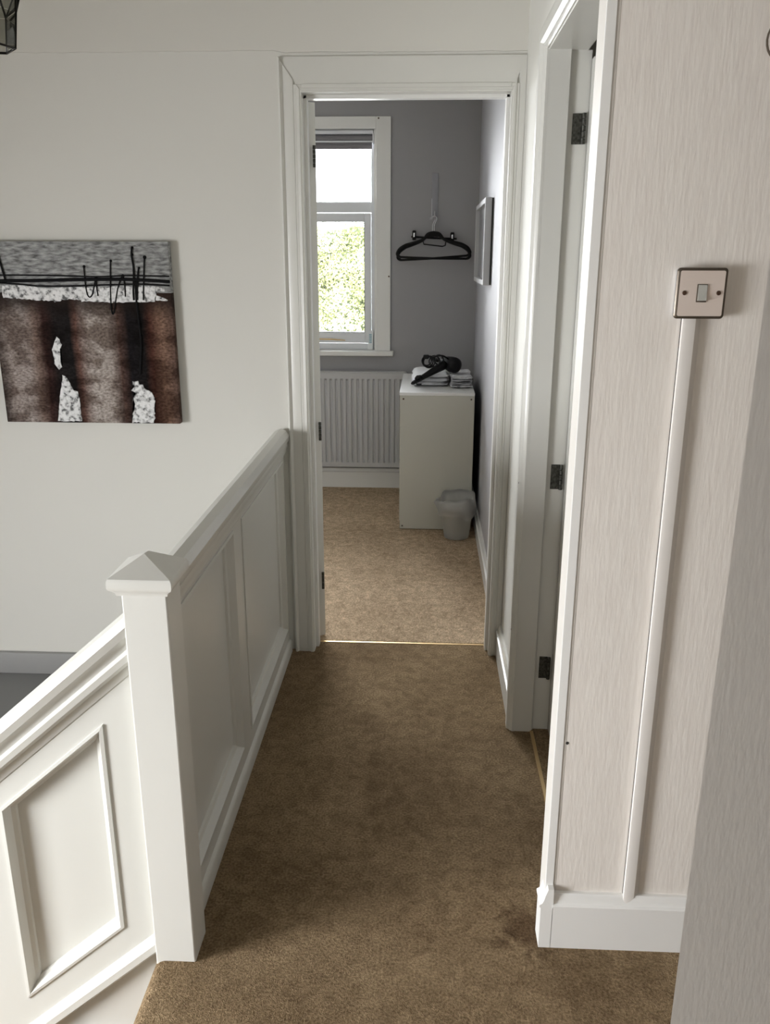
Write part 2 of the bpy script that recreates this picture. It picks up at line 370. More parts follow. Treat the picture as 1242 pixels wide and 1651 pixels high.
# --- skirtings
def skirting(name, p, q, nrm, h, m, z0=0.0, t=0.018):
    """profile swept from p to q (2-D), proud along nrm"""
    pr = [(0, 0), (t, 0), (t, h*0.78), (t+0.003, h*0.79), (t+0.003, h*0.815), (t-0.003, h*0.84), (t-0.006, h*0.90), (t-0.007, h*0.96), (t-0.010, h), (0, h)]
    bm = BM(); nx, ny = nrm
    prism(bm, [(p[0]+nx*d, p[1]+ny*d, z0+z) for d, z in pr], (q[0]-p[0], q[1]-p[1], 0))
    return struct(name, bm, m, smooth=True)
skirting('baseboard_facing', (0.302, 1.567), (1.9, 1.567), (0, -1), 0.142, M_gloss2)
# returned end that wraps the corner
bm = BM(); pr = [(0, 0), (0.027, 0), (0.027, 0.108), (0.030, 0.111), (0.030, 0.116), (0.024, 0.120), (0.020, 0.130), (0.018, 0.14), (0.012, 0.158), (0, 0.158)]
prism(bm, [(0.303-d, 1.549, z) for d, z in pr], (0, 0.052, 0)); struct('baseboard_corner', bm, M_gloss2, smooth=True)
skirting('baseboard_right', (0.31, 2.52), (0.31, 3.02), (-1, 0), 0.13, M_gloss)
skirting('baseboard_bedroom_right', (0.31, 3.13), (0.31, F), (-1, 0), 0.115, M_gloss2)
skirting('baseboard_bedroom_far', (-2.4, F), (0.30, F), (0, -1), 0.135, M_gloss2)

# --- painted boxed trunking under the switch
bm = BM(); prism(bm, [(0.4575, 1.567, 0.115), (0.4575, 1.5555, 0.115), (0.463, 1.554, 0.115), (0.480, 1.556, 0.115), (0.492, 1.567, 0.115)], (0.0, 0, 1.28))
struct('trim_1', bm, M_trunk, smooth=True)
bm = BM(); box(bm, (0.4568, 1.5645, 0.14), (0.4582, 1.569, 1.395)); finish(bm, 'paint_crack', M_darkgap, bpy.data.objects['trim_1'])

# --- architraves
AP = [(0.0, 0.0), (0.0, 0.020), (0.006, 0.026), (0.011, 0.020), (0.014, 0.015), (0.018, 0.0165), (0.045, 0.018), (0.050, 0.011), (0.053, 0.011), (0.056, 0.021), (0.064, 0.023), (0.070, 0.017), (0.070, 0.0)]
def arch_leg(bm, base, sdir, ddir, z0, z1, prof=AP, width=0.07, mitre=0.0):
    """upright moulding: s runs from outer edge along sdir, depth along ddir"""
    b = Vector(base); sd = Vector(sdir); dd = Vector(ddir); k = width/0.07
    lo = [b+sd*(s*k)+dd*d+Vector((0, 0, z0)) for s, d in prof]
    hi = [b+sd*(s*k)+dd*d+Vector((0, 0, z1-mitre*(s/0.07))) for s, d in prof]
    loft(bm, [lo, hi])
# door_1: the bedroom doorway
d1 = struct_empty('door_1', (0, 3.02, 0))
bm = BM(); arch_leg(bm, (-0.495, 3.02, 0), (1, 0, 0), (0, -1, 0), 0, 2.113, width=0.075, mitre=0.106); finish(bm, 'architrave', M_gloss, d1, True)
bm = BM(); arch_leg(bm, (0.309, 3.02, 0), (-1, 0, 0), (0, -1, 0), 0, 2.113, prof=[(0, 0), (0, 0.018), (0.03, 0.018), (0.038, 0.010), (0.042, 0.011), (0.048, 0.022), (0.060, 0.023), (0.070, 0.016), (0.070, 0)], width=0.044, mitre=0.106); finish(bm, 'architrave', M_gloss, d1, True)
bm = BM()
hp = [(0.0, 0.0), (0.0, 0.012), (0.085, 0.015), (0.090, 0.013), (0.094, 0.020), (0.102, 0.021), (0.106, 0.015), (0.106, 0.0)]
loft(bm, [[(-0.495+0.075*s/0.106, 3.02-d, 2.113-s) for s, d in hp], [(0.309-0.044*s/0.106, 3.02-d, 2.113-s) for s, d in hp]]); finish(bm, 'architrave_head', M_gloss, d1, True)
for a, b in [((-0.445, 3.001, 0), (-0.419, 3.125, 2.03)), ((0.263, 3.001, 0), (0.289, 3.125, 2.03)), ((-0.419, 3.001, 2.006), (0.263, 3.125, 2.032))]:
    bx('lining', a, b, M_gloss, d1, 0.0015)
for a, b in [((-0.4195, 3.045, 0), (-0.407, 3.082, 2.006)), ((0.251, 3.045, 0), (0.2635, 3.082, 2.006)), ((-0.4195, 3.045, 1.994), (0.2635, 3.082, 2.0065))]:
    bx('door_stop', a, b, M_gloss2, d1, 0.002)
bm = BM(); prism(bm, [(-0.407, 3.084, -0.01), (-0.407, 3.088, 0.002), (-0.407, 3.096, 0.003), (-0.407, 3.108, -0.01)], (0.658, 0, 0)); finish(bm, 'threshold_strip', M_brass, d1)
def hinge(parent, c, sx, r=0.0055, h=0.08, leaf=None):
    bm = BM(); x, y, z = c
    for k in range(5):
        lathe(bm, [(r*0.6, -0.0075*h/0.08), (r, -0.0070*h/0.08), (r, 0.0070*h/0.08), (r*0.6, 0.0075*h/0.08)], (x, y, z+(k-2)*0.016*h/0.08), 'Z', 10)
    o = finish(bm, 'hinge', M_hinge, parent, True)
    return o
for z in (1.826, 0.86, 0.253): hinge(d1, (-0.3960, 3.124, z), 1, h=0.072)
# door leaf swung back behind the wall
def leaf(parent, hingept, ang, width, height, thick, name='door_leaf'):
    o = bpy.data.objects.new(name, None)
    ca, sa = cos(ang), sin(ang)
    def f(v): return Vector((hingept[0]+v.x*ca-v.y*sa, hingept[1]+v.x*sa+v.y*ca, v.z+hingept[2]))
    bm = BM(); t = BM(); box(t, (0.004, 0, 0.006), (width, thick, height), 0.002)
    merge(bm, t, f); lf = finish(bm, name, M_gloss, parent, True)
    for zz in (0.20, 1.08):
        for y0 in (-0.004, thick):
            bm = BM(); t = BM()
            for a, b in [((0.10, zz), (width-0.10, zz+0.02)), ((0.10, zz+0.72), (width-0.10, zz+0.74)), ((0.10, zz), (0.12, zz+0.74)), ((width-0.12, zz), (width-0.10, zz+0.74))]:
                box(t, (a[0], y0, a[1]), (b[0], y0+0.004, b[1]))
            merge(bm, t, f); finish(bm, 'panel_moulding', M_gloss, lf)
    bm = BM(); t = BM()
    lathe(t, [(0.02, 0), (0.02, -0.004), (0.008, -0.006), (0.008, -0.04), (0.001, -0.042)], (width-0.06, 0, 1.0), 'Y', 12)
    lathe(t, [(0.02, 0), (0.02, 0.004), (0.008, 0.006), (0.008, 0.04), (0.001, 0.042)], (width-0.06, thick, 1.0), 'Y', 12)
    box(t, (width-0.16, -0.045, 0.992), (width-0.05, -0.035, 1.008), 0.003); box(t, (width-0.16, thick+0.035, 0.992), (width-0.05, thick+0.045, 1.008), 0.003)
    merge(bm, t, f); finish(bm, 'door_handle', M_brass, lf, True)
    return lf
leaf(d1, (-0.3905, 3.142, 0), radians(122), 0.664, 1.999, 0.036)
# door_2: the side doorway on the right
d2 = struct_empty('door_2', (0.31, 2.0, 0))
P2 = [(0, 0), (0, 0.016), (0.006, 0.022), (0.014, 0.024), (0.050, 0.025), (0.058, 0.017), (0.062, 0.017), (0.066, 0.010), (0.070, 0.008), (0.070, 0)]
bm = BM(); arch_leg(bm, (0.311, 2.522, 0), (0, -1, 0), (-1, 0, 0), 0, 2.073, prof=P2, width=0.067, mitre=0.058); finish(bm, 'architrave', M_gloss, d2, True)
bm = BM(); box(bm, (0.286, 1.5665, 0.0), (0.311, 1.640, 2.015), 0.0025); box(bm, (0.286, 1.5665, 2.0), (0.311, 1.640, 2.35)); na = finish(bm, 'architrave', M_reveal, d2)
bm = BM(); loft(bm, [[(0.311-d, 2.522-0.067*s/0.07, 2.073-0.058*s/0.07) for s, d in P2], [(0.311-d, 1.625, 2.073-0.058*s/0.07) for s, d in P2]]); finish(bm, 'architrave_head', M_gloss, d2, True)
for a, b in [((0.308, 2.455, 0), (0.367, 2.478, 2.03)), ((0.308, 1.640, 0), (0.412, 1.662, 2.03)), ((0.308, 1.662, 2.012), (0.412, 2.478, 2.032))]:
    bx('lining', a, b, M_gloss, d2, 0.0015)
bx('rebate', (0.367, 2.468, 0), (0.422, 2.480, 2.012), M_gloss, d2)
bx('corner_bead', (0.2856, 1.5648, 0.15), (0.3035, 1.5690, 2.40), M_gloss2, d2, 0.001)
for z in (1.823, 0.864, 0.230):
    hinge(d2, (0.4105, 2.4600, z), 1, h=0.078)
    bx('hinge_leaf', (0.381, 2.4655, z-0.038), (0.407, 2.4685, z+0.038), M_hinge, d2, 0.0006)
leaf(d2, (0.417, 2.424, 0.0), radians(0), 0.762, 1.99, 0.036)
bm = BM(); prism(bm, [(0.360, 1.662, -0.01), (0.362, 1.662, 0.0045), (0.372, 1.662, 0.0045), (0.385, 1.662, -0.01)], (0, 0.793, 0)); finish(bm, 'threshold_strip', M_brass, d2)

# --- stair window (behind and left of the camera)
w2 = struct_empty('window_2', (-3.25, 0.25, 0.02))
bm = BM()
for a, b in [((-3.27, -0.30, 0.02), (-3.22, -0.255, 1.48)), ((-3.27, 0.755, 0.02), (-3.22, 0.80, 1.48)), ((-3.27, -0.255, 0.02), (-3.22, 0.755, 0.065)), ((-3.27, -0.255, 1.435), (-3.22, 0.755, 1.48))]: box(bm, a, b)
finish(bm, 'window_frame', M_upvc, w2)
bx('pane', (-3.262, -0.255, 0.065), (-3.256, 0.755, 1.435), M_glass, w2)
bx('window_sill', (-3.22, -0.34, -0.02), (-3.16, 0.84, 0.018), M_gloss2, w2, 0.004)

# --- bedroom window
w1 = struct_empty('window_1', (-0.98, F, 0.90))
bx('casing', (-0.318, F-0.018, 0.912), (-0.228, F+0.002, 2.289), M_gloss2, w1, 0.003)
bx('casing', (-1.742, F-0.018, 0.912), (-1.652, F+0.002, 2.289), M_gloss2, w1, 0.003)
bx('casing_head', (-1.652, F-0.018, 2.222), (-0.318, F+0.002, 2.289), M_gloss2, w1, 0.003)
bx('window_sill', (-1.76, F-0.055, 0.882), (-0.208, F+0.08, 0.912), M_gloss2, w1, 0.005)
bx('reveal', (-0.330, F, 0.912), (-0.310, F+0.12, 2.24), M_gloss2, w1); bx('reveal', (-1.66, F, 0.912), (-1.64, F+0.12, 2.24), M_gloss2, w1)
bx('reveal', (-1.64, F, 2.222), (-0.330, F+0.12, 2.242), M_gloss2, w1)
Y0, Y1 = F+0.055, F+0.115
bx('outer_frame', (-0.352, Y0, 0.912), (-0.329, Y1, 2.222), M_upvc, w1, 0.003); bx('outer_frame', (-1.64, Y0, 0.912), (-1.617, Y1, 2.222), M_upvc, w1, 0.003)
bx('outer_frame', (-1.617, Y0, 0.912), (-0.352, Y1, 0.952), M_upvc, w1, 0.003); bx('outer_frame', (-1.617, Y0, 2.17), (-0.352, Y1, 2.222), M_upvc, w1, 0.003)
bx('transom', (-1.617, Y0-0.006, 1.752), (-0.352, Y1, 1.815), M_upvc, w1, 0.006); bx('mullion', (-1.01, Y0, 0.952), (-0.96, Y1, 2.17), M_upvc, w1, 0.003)
for xa, xb in ((-0.957, -0.354), (-1.614, -1.013)):
    sh = bpy.data.objects.new('casement', None)
    bm = BM()
    for a, b in [((xa, 0.955), (xa+0.04, 1.748)), ((xb-0.04, 0.955), (xb, 1.748)), ((xa+0.04, 0.955), (xb-0.04, 1.022)), ((xa+0.04, 1.700), (xb-0.04, 1.748))]:
        box(bm, (a[0], Y0-0.012, a[1]), (b[0], Y1-0.02, b[1]), 0.003)
    cs = finish(bm, 'casement', M_upvc, w1, True)
    bm = BM()
    for a, b in [((xa+0.036, 1.018), (xa+0.043, 1.703)), ((xb-0.043, 1.018), (xb-0.036, 1.703)), ((xa+0.04, 1.018), (xb-0.04, 1.025)), ((xa+0.04, 1.697), (xb-0.04, 1.704))]:
        box(bm, (a[0], Y0-0.008, a[1]), (b[0], Y0+0.02, b[1]))
    finish(bm, 'gasket', M_gasket, cs)
    bx('pane', (xa+0.042, Y0+0.022, 1.024), (xb-0.042, Y0+0.028, 1.698), M_glass, cs)
    bx('upper_pane', (xa+0.0, Y0+0.022, 1.814), (xb+0.0, Y0+0.028, 2.17), M_glass, w1)
    # brass casement stay
    bm = BM(); xm = xa+0.25 if xa > -0.98 else xa+0.35
    tube(bm, [(xm-0.17, Y0-0.020, 0.977), (xm-0.02, Y0-0.022, 0.980), (xm+0.10, Y0-0.022, 0.978), (xm+0.185, Y0-0.020, 0.972)], [0.0035, 0.0045, 0.0045, 0.003])
    lathe(bm, [(0.001, 0), (0.009, -0.003), (0.010, -0.010), (0.004, -0.016)], (xm-0.015, Y0-0.012, 0.985), 'Y', 12)
    tube(bm, [(xm-0.04, Y0-0.03, 0.988), (xm-0.02, Y0-0.035, 0.998), (xm+0.015, Y0-0.032, 0.992)], 0.004)
    finish(bm, 'stay', M_brass, cs, True)

for x_, z_ in ((-0.302, 2.278), (-0.238, 1.372)):
    bm = BM(); lathe(bm, [(0.005, 0), (0.005, -0.002), (0.001, -0.003)], (x_, F-0.018, z_), 'Y', 10); finish(bm, 'screw', M_screw, w1, True)
for y_, z_ in ((2.462, 0.845), (2.47, 0.36)):
    bm = BM(); lathe(bm, [(0.003, 0), (0.003, -0.0008), (0.0005, -0.001)], (0.2862, y_, z_), 'X', 8); finish(bm, 'paint_chip', M_darkgap, d2)
# ================================================================== BALUSTRADES
def mapped(f):
    def g(name, a, b, m, parent, bev=0.0):
        bm = BM(); t = BM(); box(t, a, b, bev); merge(bm, t, f); return finish(bm, name, m, parent)
    return g
def moulding_ring(f, u0, u1, v0, v1, face, rec, parent, m, wid=0.022):
    """sloping bead mitred round a recessed panel; u,v outline, w depth"""
    bm = BM(); prof = [(-0.004, face), (-0.004, face+0.004), (0.004, face+0.005), (0.007, face-0.001), (wid*0.6, rec+0.010), (wid, rec+0.006), (wid+0.002, rec)]
    vs = []
    for d, w_ in prof:
        vs.append([bm.verts.new(f(Vector((u, v, w_)))) for u, v in ((u0+d, v0+d), (u1-d, v0+d), (u1-d, v1-d), (u0+d, v1-d))])
    for i in range(len(vs)-1):
        for j in range(4): bm.faces.new((vs[i][j], vs[i][(j+1) % 4], vs[i+1][(j+1) % 4], vs[i+1][j]))
    return finish(bm, 'panel_moulding', m, parent, False)
def sweep_uv(f, prof, u0, u1, name, m, parent):
    """profile of (w, v) along u"""
    bm = BM(); t = BM(); loft(t, [[(u0, v, w_) for w_, v in prof], [(u1, v, w_) for w_, v in prof]]); merge(bm, t, f)
    return finish(bm, name, m, parent, True)
def balustrade(root, f, length, panels, vbot, vpan, vtop, rail, base, m, core=0.020, face=0.032, mirror=False):
    g = mapped(f)
    g('core_board', (0, vbot, -core), (length, vtop, core-0.012), m, root)
    edges = [0.0]
    for u0, u1 in panels: edges += [u0, u1]
    edges.append(length)
    for i in range(0, len(edges), 2):
        g('stile', (edges[i], vbot, core-0.012), (edges[i+1], vtop, face), m, root)
    for u0, u1 in panels:
        g('rail', (u0, vbot, core-0.012), (u1, vpan[0], face), m, root)
        g('rail', (u0, vpan[1], core-0.012), (u1, vtop, face), m, root)
        moulding_ring(f, u0, u1, vpan[0], vpan[1], face, core-0.012, root, m)
    sweep_uv(f, rail, -0.001, length, 'handrail', m, root)
    sweep_uv(f, base, -0.001, length, 'base_moulding', m, root)

# landing balustrade: u along +y from the newel, w towards the landing (+x)
lb = thing('landing_balustrade', 'white painted panelled balustrade running back from the newel post to the bedroom door frame', 'balustrade', (-0.53, 1.56, 0))
f_l = lambda v: Vector((-0.550+v.z, 1.558+v.x, v.y))
railL = [(-0.006, 0.81), (-0.002, 0.845), (-0.006, 0.865), (0.004, 0.884), (0.024, 0.893), (0.044, 0.886), (0.056, 0.868), (0.054, 0.850), (0.048, 0.842), (0.048, 0.828), (0.043, 0.820), (0.043, 0.806), (0.036, 0.797), (0.030, 0.785), (0.0, 0.785)]
baseL = [(0.0, 0.0), (0.042, 0.0), (0.042, 0.040), (0.038, 0.048), (0.030, 0.054), (0.0, 0.054)]
balustrade(lb, f_l, 1.444, [(0.015, 0.585), (0.70, 1.40)], 0.0, (0.110, 0.780), 0.80, railL, baseL, M_balus)
# stair balustrade: sheared, u along -x (down the stairs), w towards the camera (-y)
sb = thing('stair_balustrade', 'white raked panelled balustrade sloping down to the left from the newel post', 'balustrade', (-0.577, 1.51, -0.1))
SL = 0.87
f_s = lambda v: Vector((-0.577-v.x, 1.525-v.z, v.y-SL*v.x))
railS = [(0.0, 0.73), (-0.004, 0.80), (0.006, 0.822), (0.028, 0.834), (0.046, 0.826), (0.056, 0.806), (0.052, 0.786), (0.044, 0.778), (0.040, 0.770), (0.040, 0.757), (0.048, 0.748), (0.046, 0.732), (0.034, 0.722), (0.03, 0.70), (0.0, 0.70)]
baseS = [(0.0, 0.004), (0.036, 0.006), (0.046, 0.016), (0.046, 0.036), (0.038, 0.050), (0.028, 0.055), (0.0, 0.055)]
balustrade(sb, f_s, 1.70, [(0.079, 0.318), (0.425, 0.664), (0.771, 1.010), (1.117, 1.356)], 0.0, (0.132, 0.637), 0.74, railS, baseS, M_balus, core=0.016, face=0.028)
bm = BM(); t = BM(); box(t, (0, -0.36, -0.01), (1.70, 0.008, 0.022)); merge(bm, t, f_s); finish(bm, 'string_board', M_ceil, sb)
# newel post
nw = thing('newel_post', 'square white newel post with low pyramid cap at the head of the stairs', 'post', (-0.532, 1.514, 0))
bx('post', (-0.577, 1.4690, -0.24), (-0.488, 1.5585, 0.888), M_gloss, nw, 0.003)
bm = BM(); cx, cy = -0.5365, 1.5185
def sq(h, z): return [(cx-h, cy-h, z), (cx+h, cy-h, z), (cx+h, cy+h, z), (cx-h, cy+h, z)]
loft(bm, [sq(0.046, 0.872), sq(0.050, 0.874), sq(0.051, 0.879), sq(0.055, 0.884), sq(0.0605, 0.888), sq(0.0625, 0.893), sq(0.0625, 0.906), sq(0.060, 0.911)])
cap = finish(bm, 'cap_moulding', M_gloss, nw, True)
bm = BM(); b0 = sq(0.0605, 0.9115)
vs = [bm.verts.new(p) for p in b0]; r1 = bm.verts.new((cx-0.006, cy, 0.943)); r2 = bm.verts.new((cx-0.002, cy+0.016, 0.943))
bm.faces.new(list(reversed(vs))); bm.faces.new((vs[0], vs[1], r1)); bm.faces.new((vs[1], vs[2], r2, r1)); bm.faces.new((vs[2], vs[3], r2)); bm.faces.new((vs[3], vs[0], r1, r2))
finish(bm, 'cap', M_gloss, nw)

# ================================================================== LANDING THINGS
# light switch
sw = thing('light_switch', 'square brushed metal light switch with one grey rocker on the textured wall', 'switch', (0.482, 1.567, 1.4365))
x0, x1, z0, z1, yw = 0.4385, 0.5255, 1.393, 1.480, 1.567
def rrect(xa, xb, za, zb, r, y, n=4):
    pts = []
    for (cx_, cz_, a0) in ((xb-r, zb-r, 0), (xa+r, zb-r, 90), (xa+r, za+r, 180), (xb-r, za+r, 270)):
        for k in range(n+1):
            a = radians(a0+90*k/n); pts.append((cx_+r*cos(a), y, cz_+r*sin(a)))
    return pts
bm = BM(); loft(bm, [rrect(x0+.001, x1-.001, z0+.001, z1-.001, .005, yw), rrect(x0+.001, x1-.001, z0+.001, z1-.001, .005, yw-.012)]); finish(bm, 'back_box', M_chrome, sw, True)
bm = BM(); loft(bm, [rrect(x0, x1, z0, z1, .006, yw-.0115), rrect(x0, x1, z0, z1, .006, yw-.015), rrect(x0+.0025, x1-.0025, z0+.0025, z1-.0025, .005, yw-.0175), rrect(x0+.0045, x1-.0045, z0+.0045, z1-.0045, .004, yw-.018)]); finish(bm, 'plate_rim', M_edge, sw, True)
bm = BM(); loft(bm, [rrect(x0+.0048, x1-.0048, z0+.0048, z1-.0048, .003, yw-.017), rrect(x0+.0048, x1-.0048, z0+.0048, z1-.0048, .003, yw-.0188)]); finish(bm, 'plate', M_steel, sw, True)
for xs_ in (0.4525, 0.5115):
    bm = BM(); lathe(bm, [(0.004, -0.0186), (0.004, -0.0198), (0.003, -0.0205), (0.001, -0.0202)], (xs_, yw, 1.4375), 'Y', 14); s_ = finish(bm, 'screw', M_screw, sw, True)
bm = BM(); box(bm, (0.4735, yw-0.0205, 1.4215), (0.4915, yw-0.018, 1.4525), 0.001); finish(bm, 'rocker_surround', M_edge, sw, True)
bm = BM(); t = [(yw-.019, 1.4240), (yw-.0235, 1.4245), (yw-.0215, 1.4375), (yw-.0210, 1.4510), (yw-.019, 1.4515)]
prism(bm, [(0.4755, y, z) for y, z in t], (0.0150, 0, 0)); finish(bm, 'rocker', M_rocker, sw)
# round wall fitting at the frame's right edge
tf = thing('wall_fitting', 'small rounded grey-brown wall fitting high above the light switch, cut by the frame edge', 'wall fitting', (0.583, 1.567, 1.837))
bm = BM(); lathe(bm, [(0.034, 0), (0.034, -0.010), (0.031, -0.016), (0.022, -0.019), (0.001, -0.020)], (0.583, 1.567, 1.837), 'Y', 28); finish(bm, 'cover', mat('taupe_plastic', (0.34, 0.30, 0.27), 0.5), tf, True)
bm = BM(); lathe(bm, [(0.0355, 0), (0.0365, -0.003), (0.0355, -0.006), (0.034, -0.006), (0.034, 0)], (0.583, 1.567, 1.837), 'Y', 28); finish(bm, 'rim', M_edge, tf, True)

# canvas picture
px0, pz0, yc = -1.534, 0.910, 2.985
pc = thing('canvas_picture', 'unframed square canvas of grey and brown columns with silver patches and black lines', 'picture', (px0, 3.02, pz0))
bm = BM(); box(bm, (0, 0, 0), (0.644, 0.032, 0.633), 0.002)
cv = finish(bm, 'canvas', M_art, None, True); cv.parent = pc; cv.location = (0, yc-3.02, 0)
def art(pts): return [(px0+u, yc-0.0015, pz0+v) for u, v in pts]
def patch(pts, rag=0.0022):
    n = len(pts); out = []
    for i in range(n):
        a, b = Vector(pts[i]), Vector(pts[(i+1) % n]); k = max(1, int((b-a).length/0.008))
        for j in range(k):
            p = a.lerp(b, j/k); out.append((p.x+R.uniform(-rag, rag), p.y+R.uniform(-rag, rag)))
    bm = BM(); prism(bm, [(px0+u, yc+0.0005, pz0+v) for u, v in out], (0, -0.003, 0)); bmesh.ops.triangulate(bm, faces=[f for f in bm.faces if len(f.verts) > 4])
    finish(bm, 'silver_leaf', M_foil, pc)
patch([(0.046, 0.486), (0.106, 0.488), (0.151, 0.481), (0.219, 0.477), (0.294, 0.481), (0.379, 0.48), (0.47, 0.482), (0.549, 0.486), (0.591, 0.484), (0.591, 0.454), (0.584, 0.432), (0.499, 0.431), (0.431, 0.429), (0.325, 0.432), (0.323, 0.438), (0.272, 0.439), (0.228, 0.430), (0.223, 0.434), (0.146, 0.437), (0.083, 0.443), (0.043, 0.444)])
patch([(0.591, 0.485), (0.611, 0.48), (0.624, 0.473), (0.622, 0.466), (0.599, 0.472), (0.592, 0.465)], 0.001)
patch([(0.591, 0.454), (0.608, 0.448), (0.631, 0.439), (0.628, 0.435), (0.588, 0.437)], 0.001)
patch([(0.22, 0.311), (0.227, 0.298), (0.234, 0.283), (0.228, 0.265), (0.228, 0.231), (0.228, 0.201), (0.214, 0.193), (0.203, 0.213), (0.2, 0.242), (0.198, 0.264), (0.209, 0.293)], 0.003)
patch([(0.227, 0.175), (0.236, 0.171), (0.25, 0.145), (0.261, 0.118), (0.277, 0.116), (0.28, 0.081), (0.281, 0.006), (0.192, 0.005), (0.201, 0.057), (0.21, 0.104), (0.22, 0.139)], 0.0015)
patch([(0.482, 0.153), (0.499, 0.153), (0.503, 0.141), (0.516, 0.139), (0.52, 0.129), (0.548, 0.114), (0.559, 0.096), (0.555, 0.055), (0.549, 0.004), (0.469, 0.003), (0.473, 0.036), (0.483, 0.06), (0.478, 0.086), (0.489, 0.11), (0.473, 0.123), (0.484, 0.135)], 0.003)
LN = [([(0.003, 0.520), (0.213, 0.52), (0.382, 0.516), (0.496, 0.52), (0.642, 0.518)], 0.0020), ([(0.003, 0.501), (0.154, 0.502), (0.325, 0.506), (0.495, 0.507), (0.643, 0.500)], 0.0046),
      ([(0.003, 0.496), (0.095, 0.491), (0.208, 0.483), (0.436, 0.489), (0.538, 0.491), (0.641, 0.487)], 0.0022),
      ([(0.344, 0.55), (0.344, 0.523), (0.344, 0.491), (0.347, 0.459), (0.354, 0.447), (0.365, 0.456), (0.375, 0.486), (0.383, 0.512), (0.383, 0.481), (0.385, 0.451)], 0.0019),
      ([(0.44, 0.569), (0.435, 0.518), (0.431, 0.47), (0.428, 0.416), (0.43, 0.391), (0.437, 0.397), (0.447, 0.438), (0.459, 0.481), (0.478, 0.519), (0.483, 0.486), (0.482, 0.449)], 0.0019),
      ([(0.519, 0.613), (0.516, 0.588), (0.519, 0.551), (0.517, 0.513), (0.512, 0.47), (0.511, 0.437)], 0.0030), ([(0.56, 0.581), (0.555, 0.535), (0.549, 0.481), (0.545, 0.438)], 0.0022),
      ([(0.537, 0.544), (0.53, 0.508), (0.525, 0.46), (0.524, 0.438)], 0.0026), ([(0.523, 0.513), (0.52, 0.438), (0.523, 0.361), (0.524, 0.284), (0.517, 0.221), (0.512, 0.179)], 0.0030),
      ([(0.045, 0.587), (0.054, 0.539), (0.060, 0.506)], 0.0030)]
for p, r in LN:
    bm = BM(); tube(bm, smooth_path([(px0+u, yc-0.0030, pz0+v) for u, v in p]), r*1.25, 6); finish(bm, 'painted_line', M_cord, pc, 'all')
for u, v, r in ((0.344, 0.55, 0.005), (0.44, 0.569, 0.0045), (0.519, 0.613, 0.0045), (0.517, 0.590, 0.005), (0.56, 0.581, 0.0065), (0.478, 0.519, 0.006), (0.383, 0.512, 0.005), (0.537, 0.546, 0.004)):
    bm = BM(); lathe(bm, [(r, 0), (r*.8, -0.003), (r*.2, -0.0045)], (px0+u, yc, pz0+v), 'Y', 12); finish(bm, 'paint_blob', M_cord, pc, True)

# hanging lantern, top left
lx, ly = -0.822, 1.70
ln = thing('pendant_lantern', 'black framed faceted glass lantern hanging at the top left corner', 'lamp', (lx, ly, 1.862))
def hexr(r, z, off): return [Vector((lx+r*cos(radians(a+off)), ly+r*sin(radians(a+off)), z)) for a in range(0, 360, 60)]
h0, h1, h2 = hexr(0.052, 1.866, -48), hexr(0.060, 1.926, -48), hexr(0.095, 2.03, -18)
h3 = hexr(0.030, 2.17, -18)
bm = BM()
for i in range(6):
    j = (i+1) % 6
    for a, b in ((h0[i], h0[j]), (h0[i], h1[i]), (h1[i], h2[i]), (h1[i], h2[i-1]), (h2[i], h2[j]), (h2[i], h3[i]), (h3[i], h3[j])):
        tube(bm, [a, b], 0.0022, 6)
finish(bm, 'lantern_frame', M_came, ln, 'all')
bm = BM(); c0 = Vector((lx, ly, 1.872))
def tri(bm, *p):
    c = sum(p, Vector())/len(p); cc = Vector((lx, ly, c.z)); inn = [q+(cc-q).normalized()*0.001 for q in p]
    bm.faces.new([bm.verts.new(q) for q in inn])
for i in range(6):
    j = (i+1) % 6
    bm = BM(); tri(bm, h0[i], h0[j], h1[j], h1[i]); tri(bm, h1[i], h1[j], h2[i]); finish(bm, 'lantern_pane', M_lglass, ln)
    bm = BM(); tri(bm, h1[j], h2[j], h2[i]); tri(bm, h2[i], h2[j], h3[j], h3[i]); finish(bm, 'lantern_pane', M_lglass, ln)
bm = BM(); tube(bm, [(lx, ly, 2.17), (lx, ly, CEIL-0.02)], 0.003, 8); lathe(bm, [(0.03, 0), (0.008, 0.04)], (lx, ly, 2.16), 'Z', 12); lathe(bm, [(0.04, 0), (0.045, 0.03)], (lx, ly, CEIL-0.03), 'Z', 16); finish(bm, 'cord_and_rose', M_came, ln, True)
bm = BM(); lathe(bm, [(0.012, 0.13), (0.013, 0.09), (0.027, 0.065), (0.03, 0.045), (0.02, 0.025), (0.004, 0.018)], (lx, ly, 2.03), 'Z', 16); lathe(bm, [(0.012, 0.16), (0.012, 0.12)], (lx, ly, 2.03), 'Z', 12); finish(bm, 'bulb', M_upvc, ln, True)

# ================================================================== BEDROOM THINGS
# roller blind
rb = thing('roller_blind', 'grey roller blind rolled up at the head of the bedroom window', 'blind', (-0.985, F+0.04, 2.12))
bx('head_rail', (-1.63, F+0.010, 2.196), (-0.336, F+0.055, 2.218), M_upvc, rb, 0.004)
bm = BM(); lathe(bm, [(0.017, -0.64), (0.018, -0.639), (0.018, 0.639), (0.017, 0.64)], (-0.983, F+0.034, 2.176), 'X', 20); finish(bm, 'fabric_roll', M_blind, rb, True)
bx('front_strip', (-1.625, F+0.010, 2.150), (-0.338, F+0.014, 2.158), M_upvc, rb)
bx('fabric', (-1.62, F+0.034, 2.122), (-0.345, F+0.036, 2.16), M_blind, rb)
bx('bottom_bar', (-1.62, F+0.029, 2.114), (-0.345, F+0.041, 2.138), M_blind, rb, 0.003)
bx('bracket', (-0.341, F+0.008, 2.145), (-0.332, F+0.055, 2.20), M_upvc, rb, 0.002)
